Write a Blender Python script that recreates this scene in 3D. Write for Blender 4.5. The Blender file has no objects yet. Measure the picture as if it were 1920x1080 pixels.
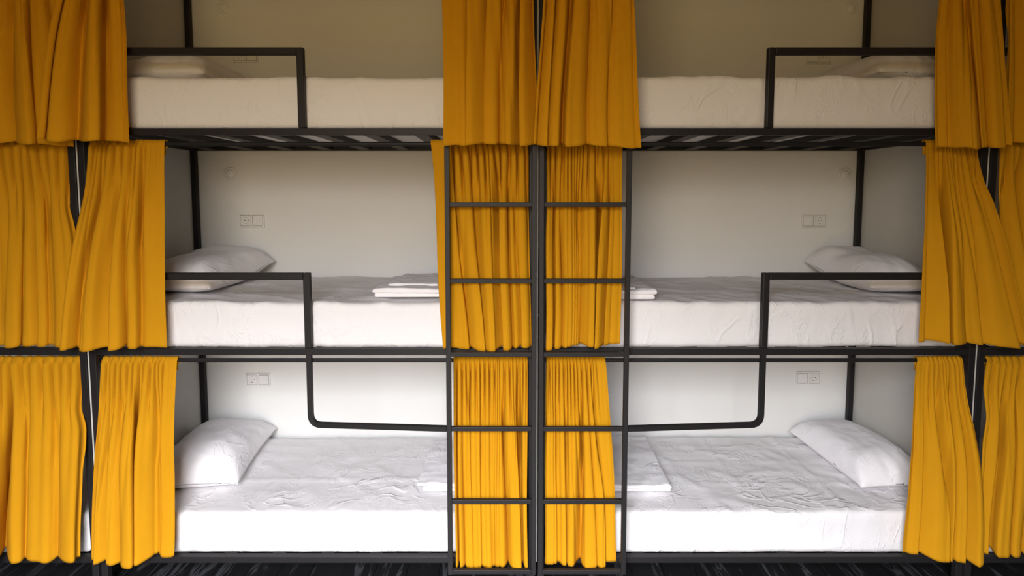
import bpy, bmesh, math, random
import numpy as np
from mathutils import Vector, noise, Matrix

scene = bpy.context.scene
COL = scene.collection
PI = math.pi

# ------------------------------------------------------------------ materials
def new_mat(name, base, rough=.6, spec=.5, metallic=0.0):
    m = bpy.data.materials.new(name); m.use_nodes = True
    nt = m.node_tree; b = nt.nodes['Principled BSDF']
    b.inputs['Base Color'].default_value = (*base, 1)
    b.inputs['Roughness'].default_value = rough
    b.inputs['Specular IOR Level'].default_value = spec
    b.inputs['Metallic'].default_value = metallic
    return m, nt, b

def noise_node(nt, scale, detail=3, vec=None, rough=.55):
    n = nt.nodes.new('ShaderNodeTexNoise'); n.inputs['Scale'].default_value = scale
    n.inputs['Detail'].default_value = detail; n.inputs['Roughness'].default_value = rough
    if vec is not None: nt.links.new(vec, n.inputs['Vector'])
    return n

def coords(nt, scale=(1, 1, 1)):
    tc = nt.nodes.new('ShaderNodeTexCoord'); mp = nt.nodes.new('ShaderNodeMapping')
    mp.inputs['Scale'].default_value = scale
    nt.links.new(tc.outputs['Object'], mp.inputs['Vector'])
    return mp.outputs['Vector']

def bump(nt, b, height, strength, dist, prev=None):
    bp = nt.nodes.new('ShaderNodeBump'); bp.inputs['Strength'].default_value = strength
    bp.inputs['Distance'].default_value = dist
    nt.links.new(height, bp.inputs['Height'])
    if prev is not None: nt.links.new(prev, bp.inputs['Normal'])
    nt.links.new(bp.outputs['Normal'], b.inputs['Normal'])
    return bp.outputs['Normal']

def ramp(nt, fac, stops):
    r = nt.nodes.new('ShaderNodeValToRGB')
    el = r.color_ramp.elements
    el[0].position, el[0].color = stops[0][0], (*stops[0][1], 1)
    el[1].position, el[1].color = stops[-1][0], (*stops[-1][1], 1)
    for p, c in stops[1:-1]:
        e = el.new(p); e.color = (*c, 1)
    nt.links.new(fac, r.inputs['Fac'])
    return r.outputs['Color']

M = {}
m, nt, b = new_mat('black_steel', (.0145, .013, .0135), .5, .28)
n = noise_node(nt, 60, 2, coords(nt)); bump(nt, b, n.outputs['Fac'], .08, .002); M['steel'] = m

def fabric(name, lo, hi, sheen):
    m, nt, b = new_mat(name, hi, .92, .15)
    v = coords(nt, (1, 1, .22)); n = noise_node(nt, 34, 5, v)
    nt.links.new(ramp(nt, n.outputs['Fac'], [(.25, lo), (.75, hi)]), b.inputs['Base Color'])
    w = noise_node(nt, 420, 2, coords(nt)); bump(nt, b, w.outputs['Fac'], .25, .001)
    b.inputs['Sheen Weight'].default_value = sheen
    b.inputs['Sheen Tint'].default_value = (1, .75, .3, 1)
    return m
M['curtain'] = fabric('mustard_cotton', (.535, .245, .005), (.565, .260, .006), .0)

m, nt, b = new_mat('white_cotton', (.815, .795, .80), .85, .2)
n1 = noise_node(nt, 9, 6, coords(nt, (1, 1.6, 1)), .6)
nrm = bump(nt, b, n1.outputs['Fac'], .16, .02)
def ridges(nt, scale, stretch, sharp, dist):
    n = noise_node(nt, scale, 2, coords(nt, stretch), .5); n.inputs['Distortion'].default_value = dist
    a = nt.nodes.new('ShaderNodeMath'); a.operation = 'SUBTRACT'; a.inputs[1].default_value = .5; nt.links.new(n.outputs['Fac'], a.inputs[0])
    c = nt.nodes.new('ShaderNodeMath'); c.operation = 'ABSOLUTE'; nt.links.new(a.outputs[0], c.inputs[0])
    d = nt.nodes.new('ShaderNodeMapRange'); d.interpolation_type = 'SMOOTHERSTEP'; nt.links.new(c.outputs[0], d.inputs['Value'])
    d.inputs['From Min'].default_value = 0; d.inputs['From Max'].default_value = sharp
    d.inputs['To Min'].default_value = 1; d.inputs['To Max'].default_value = 0
    msk = noise_node(nt, scale * .6, 2, coords(nt)); e = nt.nodes.new('ShaderNodeMapRange'); nt.links.new(msk.outputs['Fac'], e.inputs['Value'])
    e.inputs['From Min'].default_value = .45; e.inputs['From Max'].default_value = .65
    f = nt.nodes.new('ShaderNodeMath'); f.operation = 'MULTIPLY'; nt.links.new(d.outputs[0], f.inputs[0]); nt.links.new(e.outputs[0], f.inputs[1])
    return f.outputs[0]
nrm = bump(nt, b, ridges(nt, 5, (1, 1.3, .6), .05, .8), .5, .006, nrm)
nrm = bump(nt, b, ridges(nt, 13, (1.2, .8, 1), .07, 1.2), .45, .003, nrm)
n2 = noise_node(nt, 500, 2, coords(nt)); bump(nt, b, n2.outputs['Fac'], .12, .001, nrm)
M['sheet'] = m
m, nt, b = new_mat('pillow_cotton', (.87, .85, .87), .85, .2)
n1 = noise_node(nt, 14, 5, coords(nt, (1, .6, 1)), .6); nrm = bump(nt, b, n1.outputs['Fac'], .22, .015)
bump(nt, b, ridges(nt, 9, (1, .8, 1), .06, 1.0), .5, .004, nrm)
M['pillow'] = m

def paint(name, lo, hi):
    m, nt, b = new_mat(name, hi, .75, .25)
    n = noise_node(nt, 1.3, 3, coords(nt))
    nt.links.new(ramp(nt, n.outputs['Fac'], [(.35, lo), (.65, hi)]), b.inputs['Base Color'])
    n2 = noise_node(nt, 180, 3, coords(nt)); bump(nt, b, n2.outputs['Fac'], .12, .002)
    return m
M['wall'] = paint('offwhite_wall_paint', (.78, .775, .75), (.80, .795, .775))
M['partition'] = paint('grey_white_partition_paint', (.52, .505, .465), (.55, .535, .495))
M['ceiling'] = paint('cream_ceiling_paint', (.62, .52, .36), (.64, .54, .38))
M['roomside'] = paint('warm_wall_paint', (.60, .50, .35), (.62, .52, .37))

m, nt, b = new_mat('black_veined_planks', (.02, .02, .022), .32, .5)
v = coords(nt, (9, .9, 1)); n = noise_node(nt, 2.2, 6, v, .62)
n.inputs['Distortion'].default_value = .6
veins = ramp(nt, n.outputs['Fac'], [(.0, (.012, .012, .013)), (.56, (.014, .014, .015)), (.62, (.085, .085, .09)), (.66, (.02, .02, .022))])
br = nt.nodes.new('ShaderNodeTexBrick'); tc = nt.nodes.new('ShaderNodeTexCoord'); mp = nt.nodes.new('ShaderNodeMapping')
mp.inputs['Rotation'].default_value = (0, 0, PI / 2)
nt.links.new(tc.outputs['Object'], mp.inputs['Vector']); nt.links.new(mp.outputs['Vector'], br.inputs['Vector'])
br.inputs['Scale'].default_value = 1; br.inputs['Brick Width'].default_value = 1.2; br.inputs['Row Height'].default_value = .16
br.inputs['Mortar Size'].default_value = .0015
br.inputs['Color1'].default_value = (1, 1, 1, 1); br.inputs['Color2'].default_value = (.75, .75, .75, 1); br.inputs['Mortar'].default_value = (.05, .05, .05, 1)
mul = nt.nodes.new('ShaderNodeMix'); mul.data_type = 'RGBA'; mul.blend_type = 'MULTIPLY'; mul.inputs[0].default_value = 1
nt.links.new(veins, mul.inputs[6]); nt.links.new(br.outputs['Color'], mul.inputs[7])
nt.links.new(mul.outputs[2], b.inputs['Base Color']); M['floor'] = m

M['plastic'], nt, b = new_mat('white_plastic', (.80, .79, .77), .28, .5)
n = noise_node(nt, 90, 2, coords(nt)); bump(nt, b, n.outputs['Fac'], .03, .001)
M['dark'], nt, b = new_mat('dark_pin_hole', (.03, .03, .03), .6)
n = noise_node(nt, 90, 2, coords(nt)); bump(nt, b, n.outputs['Fac'], .03, .001)
M['frosted'], nt, b = new_mat('frosted_lamp_cover', (.78, .775, .76), .5, .4)
n = noise_node(nt, 120, 2, coords(nt)); bump(nt, b, n.outputs['Fac'], .05, .001)
M['brass'], nt, b = new_mat('earth_clip_metal', (.55, .5, .42), .35, .5, 1)
n = noise_node(nt, 90, 2, coords(nt)); bump(nt, b, n.outputs['Fac'], .03, .001)

# ------------------------------------------------------------------ helpers
def obj(name, bm, mat, parent=None, smooth=False, bevel=0):
    me = bpy.data.meshes.new(name)
    bmesh.ops.recalc_face_normals(bm, faces=bm.faces)
    bm.to_mesh(me); bm.free()
    me.materials.append(mat)
    o = bpy.data.objects.new(name, me); COL.objects.link(o)
    if parent: o.parent = parent
    if smooth:
        for p in me.polygons: p.use_smooth = True
    if bevel:
        md = o.modifiers.new('bevel', 'BEVEL'); md.width = bevel; md.segments = 2; md.limit_method = 'ANGLE'
    return o

def grid_obj(name, V, mat, parent=None, thick=0, closed_u=False):
    """V: (rows, cols, 3) array of points -> one smooth sheet."""
    R, Cn, _ = V.shape
    idx = np.arange(R * Cn).reshape(R, Cn)
    if closed_u:
        a = idx[:-1]; bq = np.roll(a, -1, 1); c = np.roll(idx[1:], -1, 1); d = idx[1:]
        F = np.stack([a, bq, c, d], -1).reshape(-1, 4)
    else:
        F = np.stack([idx[:-1, :-1], idx[:-1, 1:], idx[1:, 1:], idx[1:, :-1]], -1).reshape(-1, 4)
    me = bpy.data.meshes.new(name)
    me.from_pydata(V.reshape(-1, 3).tolist(), [], F.tolist())
    me.materials.append(mat)
    me.polygons.foreach_set('use_smooth', [True] * len(me.polygons))
    o = bpy.data.objects.new(name, me); COL.objects.link(o)
    if parent: o.parent = parent
    if thick:
        md = o.modifiers.new('thickness', 'SOLIDIFY'); md.thickness = thick; md.offset = 0
    return o

def box(bm, x0, x1, y0, y1, z0, z1):
    vs = [bm.verts.new(p) for p in ((x0, y0, z0), (x1, y0, z0), (x1, y1, z0), (x0, y1, z0), (x0, y0, z1), (x1, y0, z1), (x1, y1, z1), (x0, y1, z1))]
    for f in ((0, 3, 2, 1), (4, 5, 6, 7), (0, 1, 5, 4), (1, 2, 6, 5), (2, 3, 7, 6), (3, 0, 4, 7)):
        bm.faces.new([vs[i] for i in f])

def bx(*a):
    bm = bmesh.new(); box(bm, *a); return bm

def round_path(pts, r, seg=6):
    """replace inner corners of a polyline by arcs"""
    out = [Vector(pts[0])]
    for i in range(1, len(pts) - 1):
        p = Vector(pts[i]); a = (Vector(pts[i - 1]) - p).normalized(); c = (Vector(pts[i + 1]) - p).normalized()
        s, e = p + a * r, p + c * r
        for k in range(seg + 1):
            t = k / seg
            out.append((1 - t) ** 2 * s + 2 * t * (1 - t) * p + t * t * e)
    out.append(Vector(pts[-1]))
    return out

def sweep(bm, pts, half, n_side=4, ref=Vector((0, 1, 0)), caps=True):
    """square (4) or round (n) tube along a polyline"""
    pts = [Vector(p) for p in pts]; rings = []
    for i, p in enumerate(pts):
        t = ((pts[min(i + 1, len(pts) - 1)] - p).normalized() + (p - pts[max(i - 1, 0)]).normalized()).normalized()
        a = ref - t * ref.dot(t)
        if a.length < 1e-3: a = Vector((1, 0, 0)) - t * t.x
        a.normalize(); c = t.cross(a)
        ring = []
        for k in range(n_side):
            ang = 2 * PI * (k + .5) / n_side
            rr = half * (math.sqrt(2) if n_side == 4 else 1)
            ring.append(bm.verts.new(p + (a * math.cos(ang) + c * math.sin(ang)) * rr))
        rings.append(ring)
    for r0, r1 in zip(rings, rings[1:]):
        for k in range(n_side):
            bm.faces.new((r0[k], r0[(k + 1) % n_side], r1[(k + 1) % n_side], r1[k]))
    if caps:
        bm.faces.new(rings[0][::-1]); bm.faces.new(rings[-1])

def tag(o, label, cat, group=None):
    o['label'] = label; o['category'] = cat
    if group: o['group'] = group
    return o

def thing(name, label, cat, loc=(0, 0, 0), group=None):
    o = bpy.data.objects.new(name, None); COL.objects.link(o)
    o.location = loc; o.empty_display_size = .05
    return tag(o, label, cat, group)

def struct(o):
    o['kind'] = 'structure'; return o

def copy_tree(o, parent=None):
    c = o.copy(); COL.objects.link(c)
    if parent is not None: c.parent = parent
    for ch in list(o.children): copy_tree(ch, c)
    return c

# ------------------------------------------------------------------ the room
WALL_Y = .957
FRONT = -3.5
struct(obj('floor', bx(-6, 6, FRONT, 1.1, -.1, 0), M['floor']))
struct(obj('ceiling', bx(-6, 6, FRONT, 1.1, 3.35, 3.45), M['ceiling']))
struct(obj('wall_back', bx(-6, 6, WALL_Y, 1.1, 0, 3.35), M['wall']))
struct(obj('wall_left', bx(-6.1, -6, FRONT, 1.1, 0, 3.35), M['roomside']))
struct(obj('wall_right', bx(6, 6.1, FRONT, 1.1, 0, 3.35), M['roomside']))
WX0, WX1, WZ0, WZ1 = -1.45, .20, .25, 3.1          # daylight opening in the wall behind the camera
bm = bmesh.new()
box(bm, -6, WX0, FRONT - .15, FRONT, 0, 3.35); box(bm, WX1, 6, FRONT - .15, FRONT, 0, 3.35)
box(bm, WX0, WX1, FRONT - .15, FRONT, 0, WZ0); box(bm, WX0, WX1, FRONT - .15, FRONT, WZ1, 3.35)
struct(obj('wall_front', bm, M['roomside']))
bm = bmesh.new()
for a in ((WX0, WX0 + .06, WZ0, WZ1), (WX1 - .06, WX1, WZ0, WZ1), (WX0, WX1, WZ0, WZ0 + .06), (WX0, WX1, WZ1 - .06, WZ1)):
    box(bm, a[0], a[1], FRONT - .10, FRONT - .04, a[2], a[3])
struct(obj('window_1', bm, M['plastic']))
for nm, x in (('left', -2.016), ('centre', -.004), ('right', 1.966)):
    struct(obj('wall_partition_' + nm, bx(x - .004, x + .004, .006, WALL_Y, .188, 3.35), M['partition']))

# ------------------------------------------------------------------ bunk beds
T = .03                                               # square steel tube
LEVELS = (.20, 1.175, 2.15)
YB = .91                                              # front face of the rear tubes
POST_TOP = 3.12
def make_bunk(x0, x1, ladder_right, label, gx_top, gx_mid, st_out, st_in):
    """x0..x1: outer faces of the end posts; ladder at one end, guard rails at the other"""
    t = thing('bunk_bed', label, 'bunk bed', (0, 0, 0), 'triple bunk beds along the wall')
    for px in (x0, x1 - T):
        for py in (0, YB):
            obj('corner_post', bx(px, px + T, py, py + T, 0, POST_TOP), M['steel'], t, bevel=.002)
    h = T / 2
    for z in LEVELS + (POST_TOP - .015,):
        bm = bmesh.new()
        box(bm, x0 + T, x1 - T, 0, T, z - h, z + h); box(bm, x0 + T, x1 - T, YB, YB + T, z - h, z + h)
        box(bm, x0, x0 + T, T, YB, z - h, z + h); box(bm, x1 - T, x1, T, YB, z - h, z + h)
        if z > 3:
            obj('top_frame', bm, M['steel'], t, bevel=.002); continue
        fr = obj('bed_frame', bm, M['steel'], t, bevel=.002)
        k0 = -1.425 - .226 * 2
        for k in range(9):
            sx = (x0 + .133 + .226 * k) if ladder_right else (x1 - .133 - .226 * k)
            if x0 + .06 < sx < x1 - .06:
                obj('slat', bx(sx - .03, sx + .03, T, YB, z - .012, z + .0135), M['steel'], fr, bevel=.002)
    for z in LEVELS[1:] + (POST_TOP - .015,):
        bm = bmesh.new()
        sweep(bm, [(x0 + T, .045, z - .05), (x1 - T, .045, z - .05)], .01, 12)
        # small plates welding the rod to the end rails
        box(bm, x0 + .016, x0 + T + .003, .034, .056, z - .062, z - h); box(bm, x1 - T - .003, x1 - .016, .034, .056, z - .062, z - h)
        obj('curtain_rod', bm, M['steel'], t, smooth=False)
    xo = x0 + T if ladder_right else x1 - T           # post the guard rail runs to
    for gx, z, zt in ((gx_mid, LEVELS[1], 1.515), (gx_top, LEVELS[2], 2.4935)):
        bm = bmesh.new()
        box(bm, gx - h, gx + h, 0, T, z + h, zt + h)
        box(bm, min(gx + h, xo) if xo > gx else xo, xo if xo > gx else gx - h, 0, T, zt - h, zt + h)
        obj('guard_rail', bm, M['steel'], t, bevel=.004)
    # ladder standing off the front
    ly = -.075; lh = .0105
    lad_bm = bmesh.new()
    for sx in (st_out, st_in):
        box(lad_bm, sx - lh, sx + lh, ly - lh, ly + lh, .185, 2.165)
        for z in (LEVELS[0], LEVELS[2]):
            box(lad_bm, sx - lh, sx + lh, ly + lh, 0, z - lh, z + lh)
    lad = obj('ladder', lad_bm, M['steel'], t, bevel=.0015)
    a, c = sorted((st_out, st_in))
    for z in (.1965, .522, .853, 1.186, 1.507, 1.834, 2.15):
        obj('rung', bx(a + lh, c - lh, ly - .0095, ly + .0095, z - .0095, z + .0095), M['steel'], lad, bevel=.0015)
    # bent side rail dropping from the middle bed and running out to the ladder
    s = 1 if st_out > gx_mid else -1
    bm = bmesh.new()
    sweep(bm, round_path([(gx_mid, .014, LEVELS[1] - h), (gx_mid, .014, .836), (st_out - s * lh, ly, .853)], .05, 8), .011)
    obj('bent_side_rail', bm, M['steel'], t)
    return t

BL = make_bunk(-2.010, -.010, True, 'black triple bunk bed whose ladder stands left of the centre gap', -1.030, -1.028, -.391, -.020)
BR = make_bunk(.002, 1.960, False, 'black triple bunk bed whose ladder stands right of the centre gap', 1.004, 1.013, .381, .0105)
c = copy_tree(BR); c.location.x = -3.982
tag(c, 'black bunk bed cut off by the left edge of the photo', 'bunk bed', 'triple bunk beds along the wall')
c = copy_tree(BL); c.location.x = 3.982
tag(c, 'black bunk bed cut off by the right edge of the photo', 'bunk bed', 'triple bunk beds along the wall')

# ------------------------------------------------------------------ mattresses
def fbm(p, o=4):
    return noise.fractal(p, 1.0, 2.0, o)

def ss(a, c, x):
    t = min(1, max(0, (x - a) / (c - a))); return t * t * (3 - 2 * t)

def mattress(x0, x1, z0, z1, seed, label, wrinkle=1.0, dent=None, creases=(), crumple=0.0):
    y0, y1 = .034, .905
    L, D, H = x1 - x0, y1 - y0, z1 - z0
    r = .024
    # cross-section ring (y,z) swept along x, ends closed by shrinking the ring
    def ring_pts():
        pts = []
        nb, nt_, nh = 30, 46, 11
        for k in range(nh): pts.append((0, k / (nh - 1), 'f'))
        for k in range(1, nt_): pts.append((k / (nt_ - 1), 1, 't'))
        for k in range(1, nh): pts.append((1, 1 - k / (nh - 1), 'b'))
        for k in range(1, nb - 1): pts.append((1 - k / (nb - 1), 0, 'u'))
        return pts
    base = ring_pts(); rows = []
    nx = 120
    us = [0, 0] + [r / L * f for f in (.02, .12, .3, .6, 1)] + [r / L + (1 - 2 * r / L) * k / nx for k in range(1, nx)] + [1 - r / L * f for f in (1, .6, .3, .12, .02)] + [1, 1]
    rnd = random.Random(seed); so = rnd.uniform(0, 90)
    for i, u in enumerate(us):
        row = []
        e = min(u, 1 - u) * L
        ins = r - math.sqrt(max(0, r * r - (r - min(e, r)) ** 2))
        if i in (0, len(us) - 1): ins = None
        for fy, fz, _ in base:
            x = x0 + u * L
            if ins is None:
                y, z = y0 + D * (.5 + (fy - .5) * .3), z0 + H * (.5 + (fz - .5) * .3)
                row.append((x, y, z)); continue
            y, z = y0 + ins + fy * (D - 2 * ins), z0 + ins + fz * (H - 2 * ins)
            # rounded long edges
            cy, cz = min(max(y, y0 + ins + r), y1 - ins - r), min(max(z, z0 + ins + r * .6), z1 - ins - r)
            dy, dz = y - cy, z - cz
            d = math.hypot(dy, dz)
            if d > 1e-6:
                mxd = max(abs(dy) / r, abs(dz) / r)
                y, z = cy + dy / d * r * mxd * (1 if dy and dz else 1), cz + dz / d * r * mxd
                if not dy or not dz: y, z = cy + dy, cz + dz
            top = ss(z1 - .04, z1 - .005, z); front = ss(y0 + .03, y0 + .003, y) if False else (1 - ss(y0 + .003, y0 + .03, y))
            p = Vector((x * 1.6 + so, y * 3.2, z * 3.0 + so))
            w = 0
            if top > 0:
                rdg = 1 - abs(fbm(Vector((x * 3.1 + y * 1.8 + so, y * 2.2 - x * .8, 0)), 3))
                w += (rdg ** 5) * .008 * wrinkle + .003 * fbm(p * 1.3) * wrinkle
                for (axis, pos) in creases:
                    q = x if axis == 'x' else y
                    q += .006 * fbm(Vector((x * 2, y * 2, so)), 2)
                    w += .0045 * math.exp(-((q - pos) / .007) ** 2)
                z += w * top
            if front > 0:
                f = .007 * fbm(Vector((x * 2.2 + so, z * 3, 1)), 3)
                rdg = 1 - abs(fbm(Vector((x * 5 + z * 5 * math.sin(x * 2 + so) + so, z * 2.0, 7)), 2))
                f -= (rdg ** 10) * .006 * wrinkle * (.4 + .6 * noise.noise(Vector((x * 1.3, 3, so))))
                if dent is not None:
                    f += .010 * math.exp(-((x - dent) / .018) ** 2)
                    ang = math.atan2(z - (z0 + .1), (x - dent)) if abs(x - dent) < .3 else 0
                    f += .004 * math.sin(ang * 9) * math.exp(-abs(x - dent) / .07)
                if crumple: f += crumple * fbm(Vector((x * 14, z * 9, so)), 3)
                y += f * front
                # the sheet's lower edge sags a little over the rail
                lowf = 1 - fz
                z -= front * lowf * lowf * .004 * (1 + fbm(Vector((x * 3, so, 2)), 3)) * .5
            y = max(y, .0312)
            row.append((x, y, z))
        rows.append(row)
    o = grid_obj('mattress', np.array(rows), M['sheet'], closed_u=True)
    bm = bmesh.new(); bm.from_mesh(o.data)
    bm.verts.ensure_lookup_table(); n = len(base); N = len(bm.verts)
    for ids in (range(n), range(N - n, N)):
        try: f = bm.faces.new([bm.verts[i] for i in ids])
        except ValueError: pass
    bmesh.ops.recalc_face_normals(bm, faces=bm.faces); bm.to_mesh(o.data); bm.free()
    for p in o.data.polygons: p.use_smooth = True
    tag(o, label, 'mattress', 'mattresses in white sheets')
    return o

RZ = [z + .0155 for z in LEVELS]
XL = (-1.965, -.055); XR = (.045, 1.915)
mattress(*XL, RZ[0], .402, 3, 'white mattress on the bottom bunk left of the centre ladders', .7, None, (('x', -1.25), ('x', -.72), ('y', .36), ('y', .62)))
mattress(*XL, RZ[1], 1.387, 5, 'white mattress on the middle bunk left of the centre ladders', 1.25, -1.028)
mattress(*XL, RZ[2], 2.388, 8, 'white mattress on the top bunk left of the centre curtains', .8, -1.030)
mattress(*XR, RZ[0], .406, 11, 'white mattress on the bottom bunk right of the centre ladders', 1.0, None, (('x', 1.02), ('x', 1.45), ('y', .30), ('y', .56), ('y', .75)))
mattress(*XR, RZ[1], 1.387, 14, 'white mattress on the middle bunk right of the centre ladders', 1.1, 1.013)
mattress(*XR, RZ[2], 2.390, 17, 'white mattress on the top bunk right of the centre curtains', 1.5, 1.004)
mattress(-3.9, -2.075, RZ[0], .402, 21, 'crumpled white mattress peeking out low beside the far left post', 1.5, None, (), .010)
mattress(-3.9, -2.075, RZ[1], 1.387, 24, 'sliver of white mattress under the far left middle curtain', 1, -2.969)
mattress(2.03, 3.9, RZ[0], .402, 29, 'white mattress barely showing under the bottom right curtain', 1)
mattress(2.03, 3.9, RZ[1], 1.387, 27, 'sliver of white mattress under the far right middle curtain', 1, 2.954)

# ------------------------------------------------------------------ pillows
def pillow(cx, cy, z, lx, ly, h, rot, seed, label, front_fat=1.0, tip=0.0):
    n = 56; rnd = random.Random(seed); so = rnd.uniform(0, 50)
    top, bot = [], []
    for j in range(n + 1):
        v = -1 + 2 * j / n; rt, rb = [], []
        for i in range(n + 1):
            u = -1 + 2 * i / n
            # spread samples towards the seams
            U, V = math.sin(u * PI / 2), math.sin(v * PI / 2)
            pin = 1 - .055 * (1 - U * U) ** 1.0 * abs(V) ** 3
            pin2 = 1 - .075 * (1 - V * V) ** 1.0 * abs(U) ** 3
            x, y = U * pin2 * lx / 2, V * pin * ly / 2
            t = ((1 - abs(U) ** 3.2) * (1 - abs(V) ** 3.6)) ** .5
            hh = h * t * (1 + .12 * fbm(Vector((U * 1.1 + so, V * 1.1, 0)), 2)) * (1 + (front_fat - 1) * (-V * .5 + .5))
            edge = 1 - t
            # gathered creases running in from the corners and seams
            rad = math.atan2(V, U)
            wr = .004 * math.sin(rad * 15 + 3 * fbm(Vector((U * 2, V * 2, so)), 2)) * edge * t * 3
            wr += .005 * (1 - abs(fbm(Vector((U * 1.5 + V * .8 + so, V * 1.7, 4)), 2))) ** 6 * t
            lift = tip * max(0, U * -1 if False else 1) * ss(0, 1, V) * .05
            zt = .30 * h + hh * .78 + wr + lift; zb = .30 * h - hh * .36 + lift * .8
            zt -= .10 * h * edge; zb = min(zb, zt)
            zb = max(zb, .002 * 0 + .003) if edge < .97 else zb
            if edge > .985: zt = zb = .30 * h * .75 + lift
            rt.append((x, y, zt)); rb.append((x, y, zb))
        top.append(rt); bot.append(rb)
    T_, B_ = np.array(top), np.array(bot)
    bm = bmesh.new()
    vt = [[bm.verts.new(p) for p in r] for r in top]; vb = [[bm.verts.new(p) for p in r] for r in bot]
    for j in range(n):
        for i in range(n):
            bm.faces.new((vt[j][i], vt[j][i + 1], vt[j + 1][i + 1], vt[j + 1][i]))
            bm.faces.new((vb[j][i], vb[j + 1][i], vb[j + 1][i + 1], vb[j][i + 1]))
    bmesh.ops.remove_doubles(bm, verts=bm.verts, dist=.0004)
    zmin = min(v.co.z for v in bm.verts)
    for v in bm.verts: v.co.z -= zmin
    o = obj('pillow', bm, M['pillow'], smooth=True)
    md = o.modifiers.new('soften', 'SMOOTH'); md.iterations = 2; md.factor = .4
    o.location = (cx, cy, z); o.rotation_euler = rot
    tag(o, label, 'pillow', 'white pillows')
    return o
pillow(-1.746, .565, .413, .46, .72, .145, (0, 0, .12), 2, 'white pillow on the left bottom bunk, shaded by the curtain', 1.28)
pillow(-1.755, .55, 1.401, .44, .73, .150, (0, 0, -.03), 4, 'white pillow on the left middle bunk behind the guard rail', 1.0, 1)
pillow(-1.75, .52, 2.396, .44, .70, .155, (0, 0, 0), 6, 'white pillow on the left top bunk behind the guard rail')
pillow(1.762, .545, .418, .375, .70, .155, (0, 0, .05), 12, 'white pillow on the right bottom bunk, shaded by the curtain', 1.1)
pillow(1.782, .550, 1.399, .340, .705, .155, (0, 0, -.03), 15, 'white pillow on the right middle bunk behind the guard rail', 1.0, 1)
pillow(1.745, .52, 2.404, .40, .70, .155, (0, 0, .06), 19, 'white pillow on the right top bunk behind the guard rail')

# ------------------------------------------------------------------ folded bed linen
def folded_linen(layers, z, label, seed):
    """each layer: (x0,x1,y0,y1,thickness,rotation); one soft slab on top of another"""
    bm = bmesh.new(); zc = z; rnd = random.Random(seed)
    for (x0, x1, y0, y1, th, rot) in layers:
        so = rnd.uniform(0, 40); nx, ny = 36, 36
        cx, cy = (x0 + x1) / 2, (y0 + y1) / 2; ca, sa = math.cos(rot), math.sin(rot)
        rows_t, rows_b = [], []
        for j in range(ny + 1):
            rt, rb = [], []
            for i in range(nx + 1):
                U, V = math.sin((i / nx - .5) * PI), math.sin((j / ny - .5) * PI)
                lx, ly = U * (x1 - x0) / 2, V * (y1 - y0) / 2
                d = min((1 - abs(U)) * (x1 - x0) / 2, (1 - abs(V)) * (y1 - y0) / 2)
                q = math.sqrt(max(0, 1 - (1 - min(1, d / (th * .5))) ** 2))
                w = .005 * fbm(Vector((lx * 7 + so, ly * 6, 0)), 3) + .005 * (1 - abs(fbm(Vector((lx * 6 + so, ly * 9, 5)), 2))) ** 6
                wv = .006 * fbm(Vector((lx * 4, ly * 4, so)), 2) * (1 - q) 
                X, Y = cx + lx * ca - ly * sa, cy + lx * sa + ly * ca
                rt.append(bm.verts.new((X + wv, Y + wv, zc + th * .5 + th * .5 * q + w * q)))
                rb.append(bm.verts.new((X + wv, Y + wv, zc + th * .5 - th * .5 * q)))
            rows_t.append(rt); rows_b.append(rb)
        for j in range(ny):
            for i in range(nx):
                bm.faces.new((rows_t[j][i], rows_t[j][i + 1], rows_t[j + 1][i + 1], rows_t[j + 1][i]))
                bm.faces.new((rows_b[j][i], rows_b[j + 1][i], rows_b[j + 1][i + 1], rows_b[j][i + 1]))
        zc += th * .98
    bmesh.ops.remove_doubles(bm, verts=bm.verts, dist=.0003)
    o = obj('folded_sheet', bm, M['pillow'], smooth=True)
    tag(o, label, 'bed linen', 'folded white sheets')
    return o
folded_linen([(-.76, -.31, .12, .58, .020, .02), (-.755, -.30, .11, .56, .022, -.03), (-.70, -.46, .20, .58, .010, -.05)], 1.400,
             'folded white sheet on the left middle bunk beside the ladder', 1)
folded_linen([(.12, .535, .06, .56, .022, .0), (.12, .54, .055, .56, .022, .02), (.12, .44, .09, .55, .008, .06)], 1.400,
             'folded white sheet on the right middle bunk beside the ladder', 2)
folded_linen([(-.56, -.16, .22, .72, .016, .0), (-.585, -.17, .24, .76, .016, -.02)],   .411,
             'folded white sheet on the left bottom bunk beside the ladder', 3)
folded_linen([(.22, .665, .20, .78, .018, .0), (.22, .67, .19, .79, .018, -.015)], .421,
             'folded white sheet on the right bottom bunk beside the ladder', 4)

# ------------------------------------------------------------------ curtains
def smap(rng, n, lo, hi):
    """uneven fold widths: dense tables of phase (in folds) and of relative fold width along u"""
    w = np.array([rng.uniform(lo, hi) for _ in range(n)]); w *= n / w.sum()
    c = np.concatenate([[0], np.cumsum(w)]) / n
    g = np.linspace(-.2, 1.2, 1401)
    ph = np.interp(g, c, np.arange(n + 1)); ph = np.where(g < 0, g * n, np.where(g > 1, n + (g - 1) * n, ph))
    kw = max(5, int(1000 / n * .35)) | 1; ker = np.hanning(kw + 2); ker /= ker.sum()
    ph = np.convolve(ph, ker, 'same')
    return g, ph, n / np.maximum(np.gradient(ph, g), .2 * n)
def ev(tab, u): return np.interp(u, tab[0], tab[1])
def evw(tab, u): return np.interp(u, tab[0], tab[2])

def sst(a, c, x):
    t = np.clip((x - a) / (c - a), 0, 1); return t * t * (3 - 2 * t)

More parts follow.
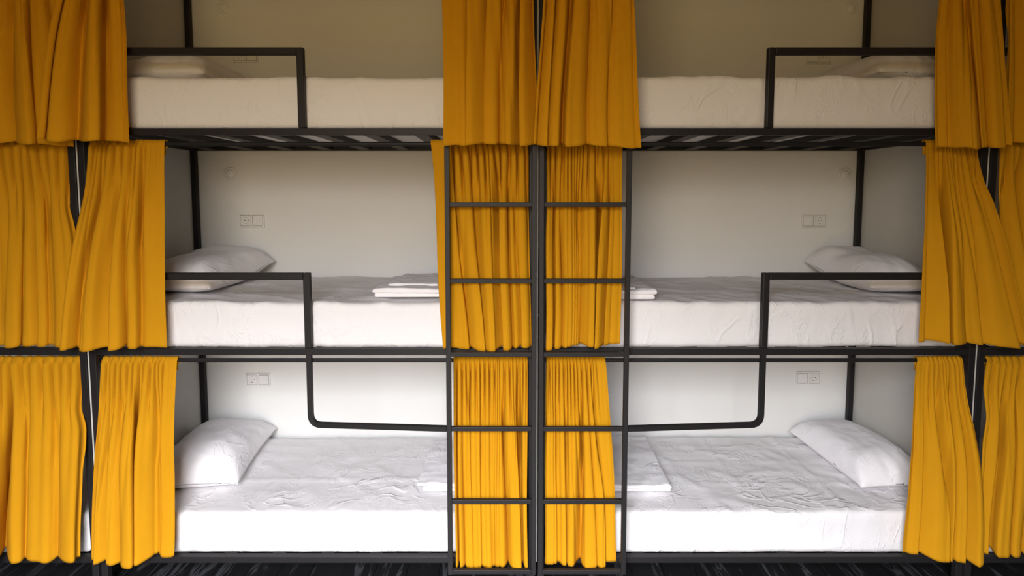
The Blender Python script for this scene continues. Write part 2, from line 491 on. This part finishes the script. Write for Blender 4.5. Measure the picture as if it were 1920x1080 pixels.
def curtain(label, tl, tr, bl, br, zt, zbl, zbr, yb, nt_, nb_, seed, A=.024, flat=None, ease=.75, fl=0, fr=0, hem=.008, clamp=(-9, 9), deep=1.1, ymin=None, yfront=None):
    tl_, tr_ = tl, tr                                 # unclamped width below the rod
    tl, tr = max(tl, clamp[0]), min(tr, clamp[1])
    SWING = .3 if zt > 3 else .5
    rng = random.Random(seed)
    NX, NZ = 300, 84
    u = np.linspace(0, 1, NX)[None, :]
    rod_z, rod_y, rr = zt - .016, .045, .0125
    # v runs: behind the rod -> over the rod -> down the front
    k = 10
    kt, kb = smap(rng, nt_, .45, 1.7), smap(rng, nb_, .25, 2.3)
    kb2 = smap(rng, nb_, .3, 2.0)
    t = np.linspace(0, 1, NZ)[:, None] ** 1.12
    uu = u + 0 * t
    drift = sum(rng.uniform(-.055, .055) * np.sin(2 * PI * (uu * f + rng.random())) * t for f in (1, 2)) * (4 * uu * (1 - uu))
    ub = np.clip(uu + drift, 0, 1)
    m = sst(.15, .9, t)
    pt = 2 * PI * ev(kt, uu)
    pb = 2 * PI * ((1 - m * .5) * ev(kb, ub) + m * .5 * ev(kb2, ub)) + rng.uniform(0, 6)
    wl = (1 - m * .5) * evw(kb, ub) + m * .5 * evw(kb2, ub)   # local fold width, 1 = mean
    # amplitude of each broad fold varies along the cloth and grows downwards
    amp = .72 + .28 * np.sin(2 * PI * (uu * rng.uniform(1.2, 2.2) + rng.random()) + 1.5 * t)
    damp = 1.0
    if flat:
        side, wd = flat
        q = uu if side == 'l' else 1 - uu
        damp = .18 + .82 * sst(wd * .5, wd * 1.25, q)
    s = sst(.02, .36, t)
    width = (tr - tl) * (1 - t) + (br - bl) * t
    lamt, lamb = width / nt_, width / nb_ * wl
    At = np.minimum(.015, lamt * .5) * (1 - s) * sst(0, .03, t + .012) + .0035 * s * (1 - .6 * t)
    Ab = A * 1.4 * (.55 + .45 * sst(.1, .8, t)) * s * amp * np.clip(wl, .45, 1.15) ** .7
    if flat: At = At * (.25 + .75 * sst(wd * .45, wd, q))
    prof = lambda p, k: 1.15 - 2.3 * ((1 - np.sin(p)) / 2) ** k         # broad ribs, narrow valleys
    dep = np.array([rng.choice((.4, .8, 1.1, 1.35)) for _ in range(nb_ + 3)])
    dm = np.interp((pb - pb.min()) / (2 * PI), np.arange(nb_ + 3), dep)
    opn = np.array([rng.choice((.35, .6, .85, .95)) for _ in range(nb_ + 3)])
    qv = np.interp((pb - pb.min()) / (2 * PI), np.arange(nb_ + 3), opn)
    pv = prof(pb, 1.6)
    pv = np.where(pv < 0, pv * (1 + deep * (1 - sst(.40, .56, t))), pv)   # free-hanging valleys run deeper than those pressed against the mattress
    dx = -(lamt / (2 * PI) * .6 * np.cos(pt) * (At / .012).clip(0, 1) * damp + lamb / (2 * PI) * qv * np.cos(pb) * (Ab / (A * wl)).clip(0, 1) * damp)
    ln = np.array([rng.choice((-.75, -.45, .3, .6, .8)) for _ in range(nb_ + 3)])
    lean = np.interp((pb - pb.min()) / (2 * PI), np.arange(nb_ + 3), ln)
    dx = dx + lean * Ab * dm * damp * pv * (.5 + .5 * t)   # pleats lean over to one side
    dy = -(At * damp * prof(pt, 1.7) + Ab * dm * damp * pv)
    edge = np.minimum(uu, 1 - uu); dx = dx * sst(0, .05, edge)
    te = t ** ease
    sw = sst(0, SWING, t)                               # the cloth swings forward of the rod
    kl, kr = (1.0, 1.0) if zt > 3 else ((2.6 + yb - fl) / 2.633, (2.6 + yb - fr) / 2.633)
    tl2, tr2 = -.116 + (tl_ + .116) * kl, -.116 + (tr_ + .116) * kr   # hangs a little narrower once clear of the rod
    L = (tl * (1 - sw) + tl2 * sw) * (1 - te) + bl * te; R = (tr * (1 - sw) + tr2 * sw) * (1 - te) + br * te
    L = L + .006 * np.sin(t * rng.uniform(4, 7) + rng.random() * 6) * t; R = R + .006 * np.sin(t * rng.uniform(4, 7) + rng.random() * 6) * t
    X = L + (R - L) * uu + dx
    yf = rod_y - rr                                   # front of the rod
    yc = yf + (yb - yf) * sst(-.06, SWING, t)
    behind = sst(-.045, -.012, yc)                    # still beside the post here: keep clear of it
    X = X + (np.maximum(L, clamp[0]) - L) * (1 - sst(0, .25, uu)) * behind + (np.minimum(R, clamp[1]) - R) * sst(.75, 1, uu) * behind
    Y = yc + dy - fl * (1 - sst(0, .5, uu)) * sst(.1, .6, t) - fr * sst(.5, 1, uu) * sst(.1, .6, t)
    # room behind the cloth: the rod, then open air, then rails, mattress and posts
    lim = .0332 + .10 * sst(.04, .12, t) - .1372 * sst(.40, .56, t)
    Y = np.where(Y > lim - .012, lim - .012 + .012 * np.tanh((Y - lim + .012) / .012), Y)
    beyond = ((X > clamp[1] + .001) & (uu > .5)) | ((X < clamp[0] - .001) & (uu < .5))
    Y = np.where(beyond, np.minimum(Y, -.004), Y)
    if yfront is not None:                            # hangs in front of the ladder
        c_ = yfront + .08 * (1 - sst(.62, .80, t))
        Y = np.where(Y > c_ - .010, c_ - .010 + .010 * np.tanh((Y - c_ + .010) / .010), Y)
    if ymin is not None:
        Y = np.where(Y < ymin + .010, ymin + .010 - .010 * np.tanh((ymin + .010 - Y) / .010), Y)
    zb = zbl + (zbr - zbl) * uu
    zb = zb + hem * (np.sin(2 * PI * (uu * 1.3 + rng.random())) * .5 + np.sin(2 * PI * (uu * 3.7 + rng.random())) * .35) + .20 * dy
    Z = rod_z + (zb - rod_z) * t
    # hem: a stitched double fold
    Y = Y - .0016 * sst(.955, .962, t)
    front = np.stack([X, Y, Z + 0 * X], -1)
    # rod pocket: from behind the rod over its top
    a = np.linspace(-.35 * PI, PI, k)[:-1][:, None]   # 0 = behind, pi = front
    ga = (.0025 + .0035 * np.sin(pt[:1]) * (damp[:1] if flat else 1))
    py = rod_y + (rr + ga * .5) * np.cos(a); pz = rod_z + (rr + ga * .7 + .002) * np.sin(a)
    px = (tl + (tr - tl) * u) + dx[:1] + 0 * a
    back_z = np.array([-.05, -.025])[:, None]
    by = rod_y + rr * .9 + 0 * u + .004 * np.sin(pt[:1]) + 0 * back_z
    pocket = np.stack([px, py + 0 * px, pz + 0 * px], -1)
    back = np.stack([(tl + tr) / 2 + (tr - tl) * (u - .5) * .93 + dx[:1] + 0 * back_z, by, rod_z + back_z + 0 * by], -1)
    V = np.concatenate([back, pocket, front], 0)
    o = grid_obj('curtain', V, M['curtain'], thick=.0018)
    tag(o, label, 'curtain', 'mustard yellow bunk curtains')
    return o

ZT, ZM, ZB = 3.071, 2.118, 1.143
# top bunks: hung from the rods near the ceiling
curtain('mustard curtain in the top left corner, tucked behind its neighbour', -2.371, -2.030, -2.435, -1.989, ZT, 2.112, 2.083, -.045, 9, 4, 31, .026, ease=.9, clamp=(-9, -2.056))
curtain('mustard curtain at the pillow end of the left top bunk', -1.872, -1.711, -2.071, -1.746, ZT, 2.103, 2.101, -.100, 9, 4, 32, .028, ('r', .30), ease=.9, fl=.03, fr=-.05)
curtain('mustard curtain left of the centre gap on the top bunk', -.407, -.041, -.396, -.010, ZT, 2.083, 2.085, -.125, 12, 6, 33, .022, ('l', .22), ease=.9, fr=-.012, yfront=-.091, clamp=(-9, -.047))
curtain('mustard curtain right of the centre gap on the top bunk', .035, .345, -.023, .423, ZT, 2.083, 2.073, -.125, 11, 6, 34, .022, ('r', .24), ease=.9, fl=.035, yfront=-.091, clamp=(.039, 9))
curtain('mustard curtain at the pillow end of the right top bunk', 1.641, 1.822, 1.688, 1.966, ZT, 2.073, 2.080, -.095, 10, 5, 35, .024, ('l', .3), ease=.9, fl=-.045)
curtain('mustard curtain in the top right corner beside the post', 1.944, 2.132, 1.985, 2.32, ZT, 2.10, 2.10, -.045, 8, 4, 36, .022, ease=.9, clamp=(2.006, 9))
# middle bunks
curtain('mustard middle curtain cut off by the left edge of the photo', -2.513, -2.058, -2.51, -2.020, ZM, 1.21, 1.214, -.035, 12, 5, 41, .024, ease=1.4, clamp=(-9, -2.056))
curtain('mustard curtain at the pillow end of the left middle bunk', -1.997, -1.644, -2.062, -1.638, ZM, 1.217, 1.211, -.080, 14, 5, 42, .026, ('r', .34), fl=.015, fr=-.035, ease=1.0, clamp=(-1.972, 9))
curtain('mustard curtain behind the left ladder on the middle bunk', -.473, -.046, -.424, -.030, ZM, 1.198, 1.204, -.033, 14, 7, 43, .017, ymin=-.0615, clamp=(-9, -.044), deep=1.8, flat=('l', .2))
curtain('mustard curtain behind the right ladder on the middle bunk', .036, .371, .028, .362, ZM, 1.206, 1.224, -.033, 15, 7, 44, .016, ymin=-.0615, clamp=(.036, 9), deep=1.8, flat=('r', .22))
curtain('mustard curtain at the pillow end of the right middle bunk', 1.705, 1.947, 1.672, 2.088, ZM, 1.238, 1.236, -.078, 12, 5, 45, .024, ('l', .25), fr=.015, fl=-.035, ease=1.05, clamp=(-9, 1.925))
curtain('mustard middle curtain cut off by the right edge of the photo', 2.026, 2.327, 2.050, 2.324, ZM, 1.233, 1.233, -.035, 10, 4, 46, .024, ease=1.3, clamp=(2.006, 9))
# bottom bunks
curtain('mustard bottom curtain cut off by the left edge of the photo', -2.581, -2.060, -2.562, -2.063, ZB, .244, .244, -.062, 13, 5, 51, .034, hem=.014, clamp=(-9, -2.056))
curtain('mustard curtain at the pillow end of the left bottom bunk', -1.985, -1.632, -2.001, -1.652, ZB, .236, .240, -.062, 15, 5, 52, .028, ('r', .2), fr=-.03, hem=.012, clamp=(-1.972, 9))
curtain('mustard curtain behind the left ladder on the bottom bunk', -.380, -.046, -.374, -.045, ZB, .193, .196, -.035, 18, 7, 53, .017, ymin=-.0615, clamp=(-9, -.044), deep=1.8, hem=.012)
curtain('mustard curtain behind the right ladder on the bottom bunk', .040, .307, .030, .364, ZB, .206, .210, -.035, 16, 6, 54, .017, ymin=-.0615, clamp=(.036, 9), deep=1.8, flat=('r', .2), hem=.012)
curtain('mustard curtain at the pillow end of the right bottom bunk', 1.721, 1.951, 1.661, 1.982, ZB, .262, .248, -.062, 12, 5, 55, .026, ('l', .25), fl=-.03, fr=.02, hem=.010, ease=.6, clamp=(-9, 1.925))
curtain('mustard bottom curtain cut off by the right edge of the photo', 2.035, 2.397, 1.976, 2.376, ZB, .272, .272, -.045, 12, 6, 56, .024, hem=.008, ease=.5, clamp=(2.006, 9))

# ------------------------------------------------------------------ wall sockets and reading lamps
def plate_with_hole(bm, cx, cz, s, r, y, depth):
    n = 32; sq, ci, fl_ = [], [], []
    for k in range(n):
        a = 2 * PI * k / n; ca, sa = math.cos(a), math.sin(a); m_ = max(abs(ca), abs(sa))
        sq.append(bm.verts.new((cx + ca / m_ * s, y, cz + sa / m_ * s)))
        ci.append(bm.verts.new((cx + ca * r, y, cz + sa * r)))
        fl_.append(bm.verts.new((cx + ca * r * .96, y + depth, cz + sa * r * .96)))
    for k in range(n):
        j = (k + 1) % n
        bm.faces.new((sq[k], sq[j], ci[j], ci[k])); bm.faces.new((ci[k], ci[j], fl_[j], fl_[k]))
    bm.faces.new(fl_)

def make_socket(x, z, socket_left, label):
    t = thing('double_socket', label, 'socket', (x, WALL_Y, z), 'wall sockets at the bunks')
    W, H, D = .074, .040, .014
    # outer frame with two square windows
    bm = bmesh.new()
    for a in ((-W, W, H - .007, H), (-W, W, -H, -H + .007), (-W, -W + .007, -H + .007, H - .007), (W - .007, W, -H + .007, H - .007), (-.005, .005, -H + .007, H - .007)):
        box(bm, a[0], a[1], -D, 0, a[2], a[3])
    box(bm, -W + .002, W - .002, -.002, 0, -H + .002, H - .002)
    obj('frame', bm, M['plastic'], t, bevel=.002)
    sx = -.036 if socket_left else .036
    bm = bmesh.new(); plate_with_hole(bm, sx, 0, .0295, .0200, -.0125, .0112)
    ins = obj('socket_insert', bm, M['plastic'], t)
    for dx in (-.0095, .0095):
        bm = bmesh.new(); bmesh.ops.create_cone(bm, cap_ends=True, segments=16, radius1=.003, radius2=.003, depth=.002,
            matrix=Matrix.Translation((sx + dx, -.0022, 0)) @ Matrix.Rotation(PI / 2, 4, 'X'))
        obj('pin_hole', bm, M['dark'], ins)
    bm = bmesh.new(); box(bm, sx - .0025, sx + .0025, -.0082, -.0015, .0150, .0185); box(bm, sx - .0025, sx + .0025, -.0082, -.0015, -.0185, -.0150)
    obj('earth_clip', bm, M['brass'], ins)
    obj('cover_plate', bx(-sx - .0285, -sx + .0285, -.0145, -.002, -.0295, .0295), M['plastic'], t, bevel=.0025)
    return t
for a in ((-1.675, 1.722, True, 'white double socket above the pillow of the left middle bunk'),
          (-1.680, 2.690, True, 'white double socket behind the guard rail of the left top bunk'),
          (-1.671, .747, True, 'white double socket above the pillow of the left bottom bunk'),
          (1.697, 1.720, False, 'white double socket above the pillow of the right middle bunk'),
          (1.687, 2.682, False, 'white double socket behind the guard rail of the right top bunk'),
          (1.699, .757, False, 'white double socket above the pillow of the right bottom bunk')):
    make_socket(*a)

def make_lamp(x, z, label):
    t = thing('wall_lamp', label, 'lamp', (x, WALL_Y, z), 'round wall lamps')
    def lathe(prof):
        n = 36; V = np.array([[(r * math.cos(2 * PI * k / n), y, r * math.sin(2 * PI * k / n)) for k in range(n)] for r, y in prof]); return V
    grid_obj('lamp_base', lathe([(.0385, 0), (.0385, -.006), (.036, -.009), (.027, -.010), (.025, -.008)]), M['frosted'], t, closed_u=True)
    grid_obj('lamp_cover', lathe([(.0252, -.006), (.024, -.011), (.019, -.014), (.010, -.016), (.0005, -.0165)]), M['frosted'], t, closed_u=True)
for a in ((-1.797, 2.002, 'small round white wall lamp over the left middle bunk'),
          (-1.803, 2.968, 'small round white wall lamp over the left top bunk'),
          (1.872, 1.997, 'small round white wall lamp over the right middle bunk'),
          (1.863, 2.962, 'small round white wall lamp over the right top bunk')):
    make_lamp(*a)

# ------------------------------------------------------------------ daylight through the opening behind the camera
w = bpy.data.worlds.new('daylight'); scene.world = w; w.use_nodes = True
nt = w.node_tree; bg = nt.nodes['Background']
tc = nt.nodes.new('ShaderNodeTexCoord'); sp = nt.nodes.new('ShaderNodeSeparateXYZ'); mr = nt.nodes.new('ShaderNodeMapRange')
nt.links.new(tc.outputs['Generated'], sp.inputs[0]); nt.links.new(sp.outputs['Z'], mr.inputs['Value'])
mr.inputs['From Min'].default_value = -.5; mr.inputs['From Max'].default_value = .5
cr = ramp(nt, mr.outputs['Result'], [(0, (.205, .14, .055)), (.45, (.29, .205, .09)), (.53, (.40, .30, .165)), (.64, (.84, .775, .68)), (.8, (1.7, 1.73, 1.86)), (1, (4.0, 4.1, 4.4))])
nt.links.new(cr, bg.inputs['Color']); bg.inputs['Strength'].default_value = 12.9
ld = bpy.data.lights.new('window_daylight', 'AREA'); ld.shape = 'RECTANGLE'; ld.size = WX1 - WX0; ld.size_y = WZ1 - WZ0
ld.cycles.is_portal = True
lo = bpy.data.objects.new('window_daylight', ld); COL.objects.link(lo)
lo.location = ((WX0 + WX1) / 2, FRONT - .02, (WZ0 + WZ1) / 2); lo.rotation_euler = (PI / 2, 0, 0)

# ------------------------------------------------------------------ camera
cd = bpy.data.cameras.new('camera'); cam = bpy.data.objects.new('camera', cd); COL.objects.link(cam)
F = 1110.0
cd.sensor_fit = 'HORIZONTAL'; cd.sensor_width = 36; cd.lens = F / 1920 * 36; cd.shift_y = -87 / 1920
cam.location = (-.1157, -2.6008, 1.8765); cam.rotation_euler = (PI / 2 - math.atan(88 / 1110), 0, 0)
cd.clip_start = .05
scene.camera = cam

vs = scene.view_settings
vs.view_transform = 'Standard'; vs.look = 'None'; vs.gamma = 1; vs.use_curve_mapping = False; vs.exposure = 0
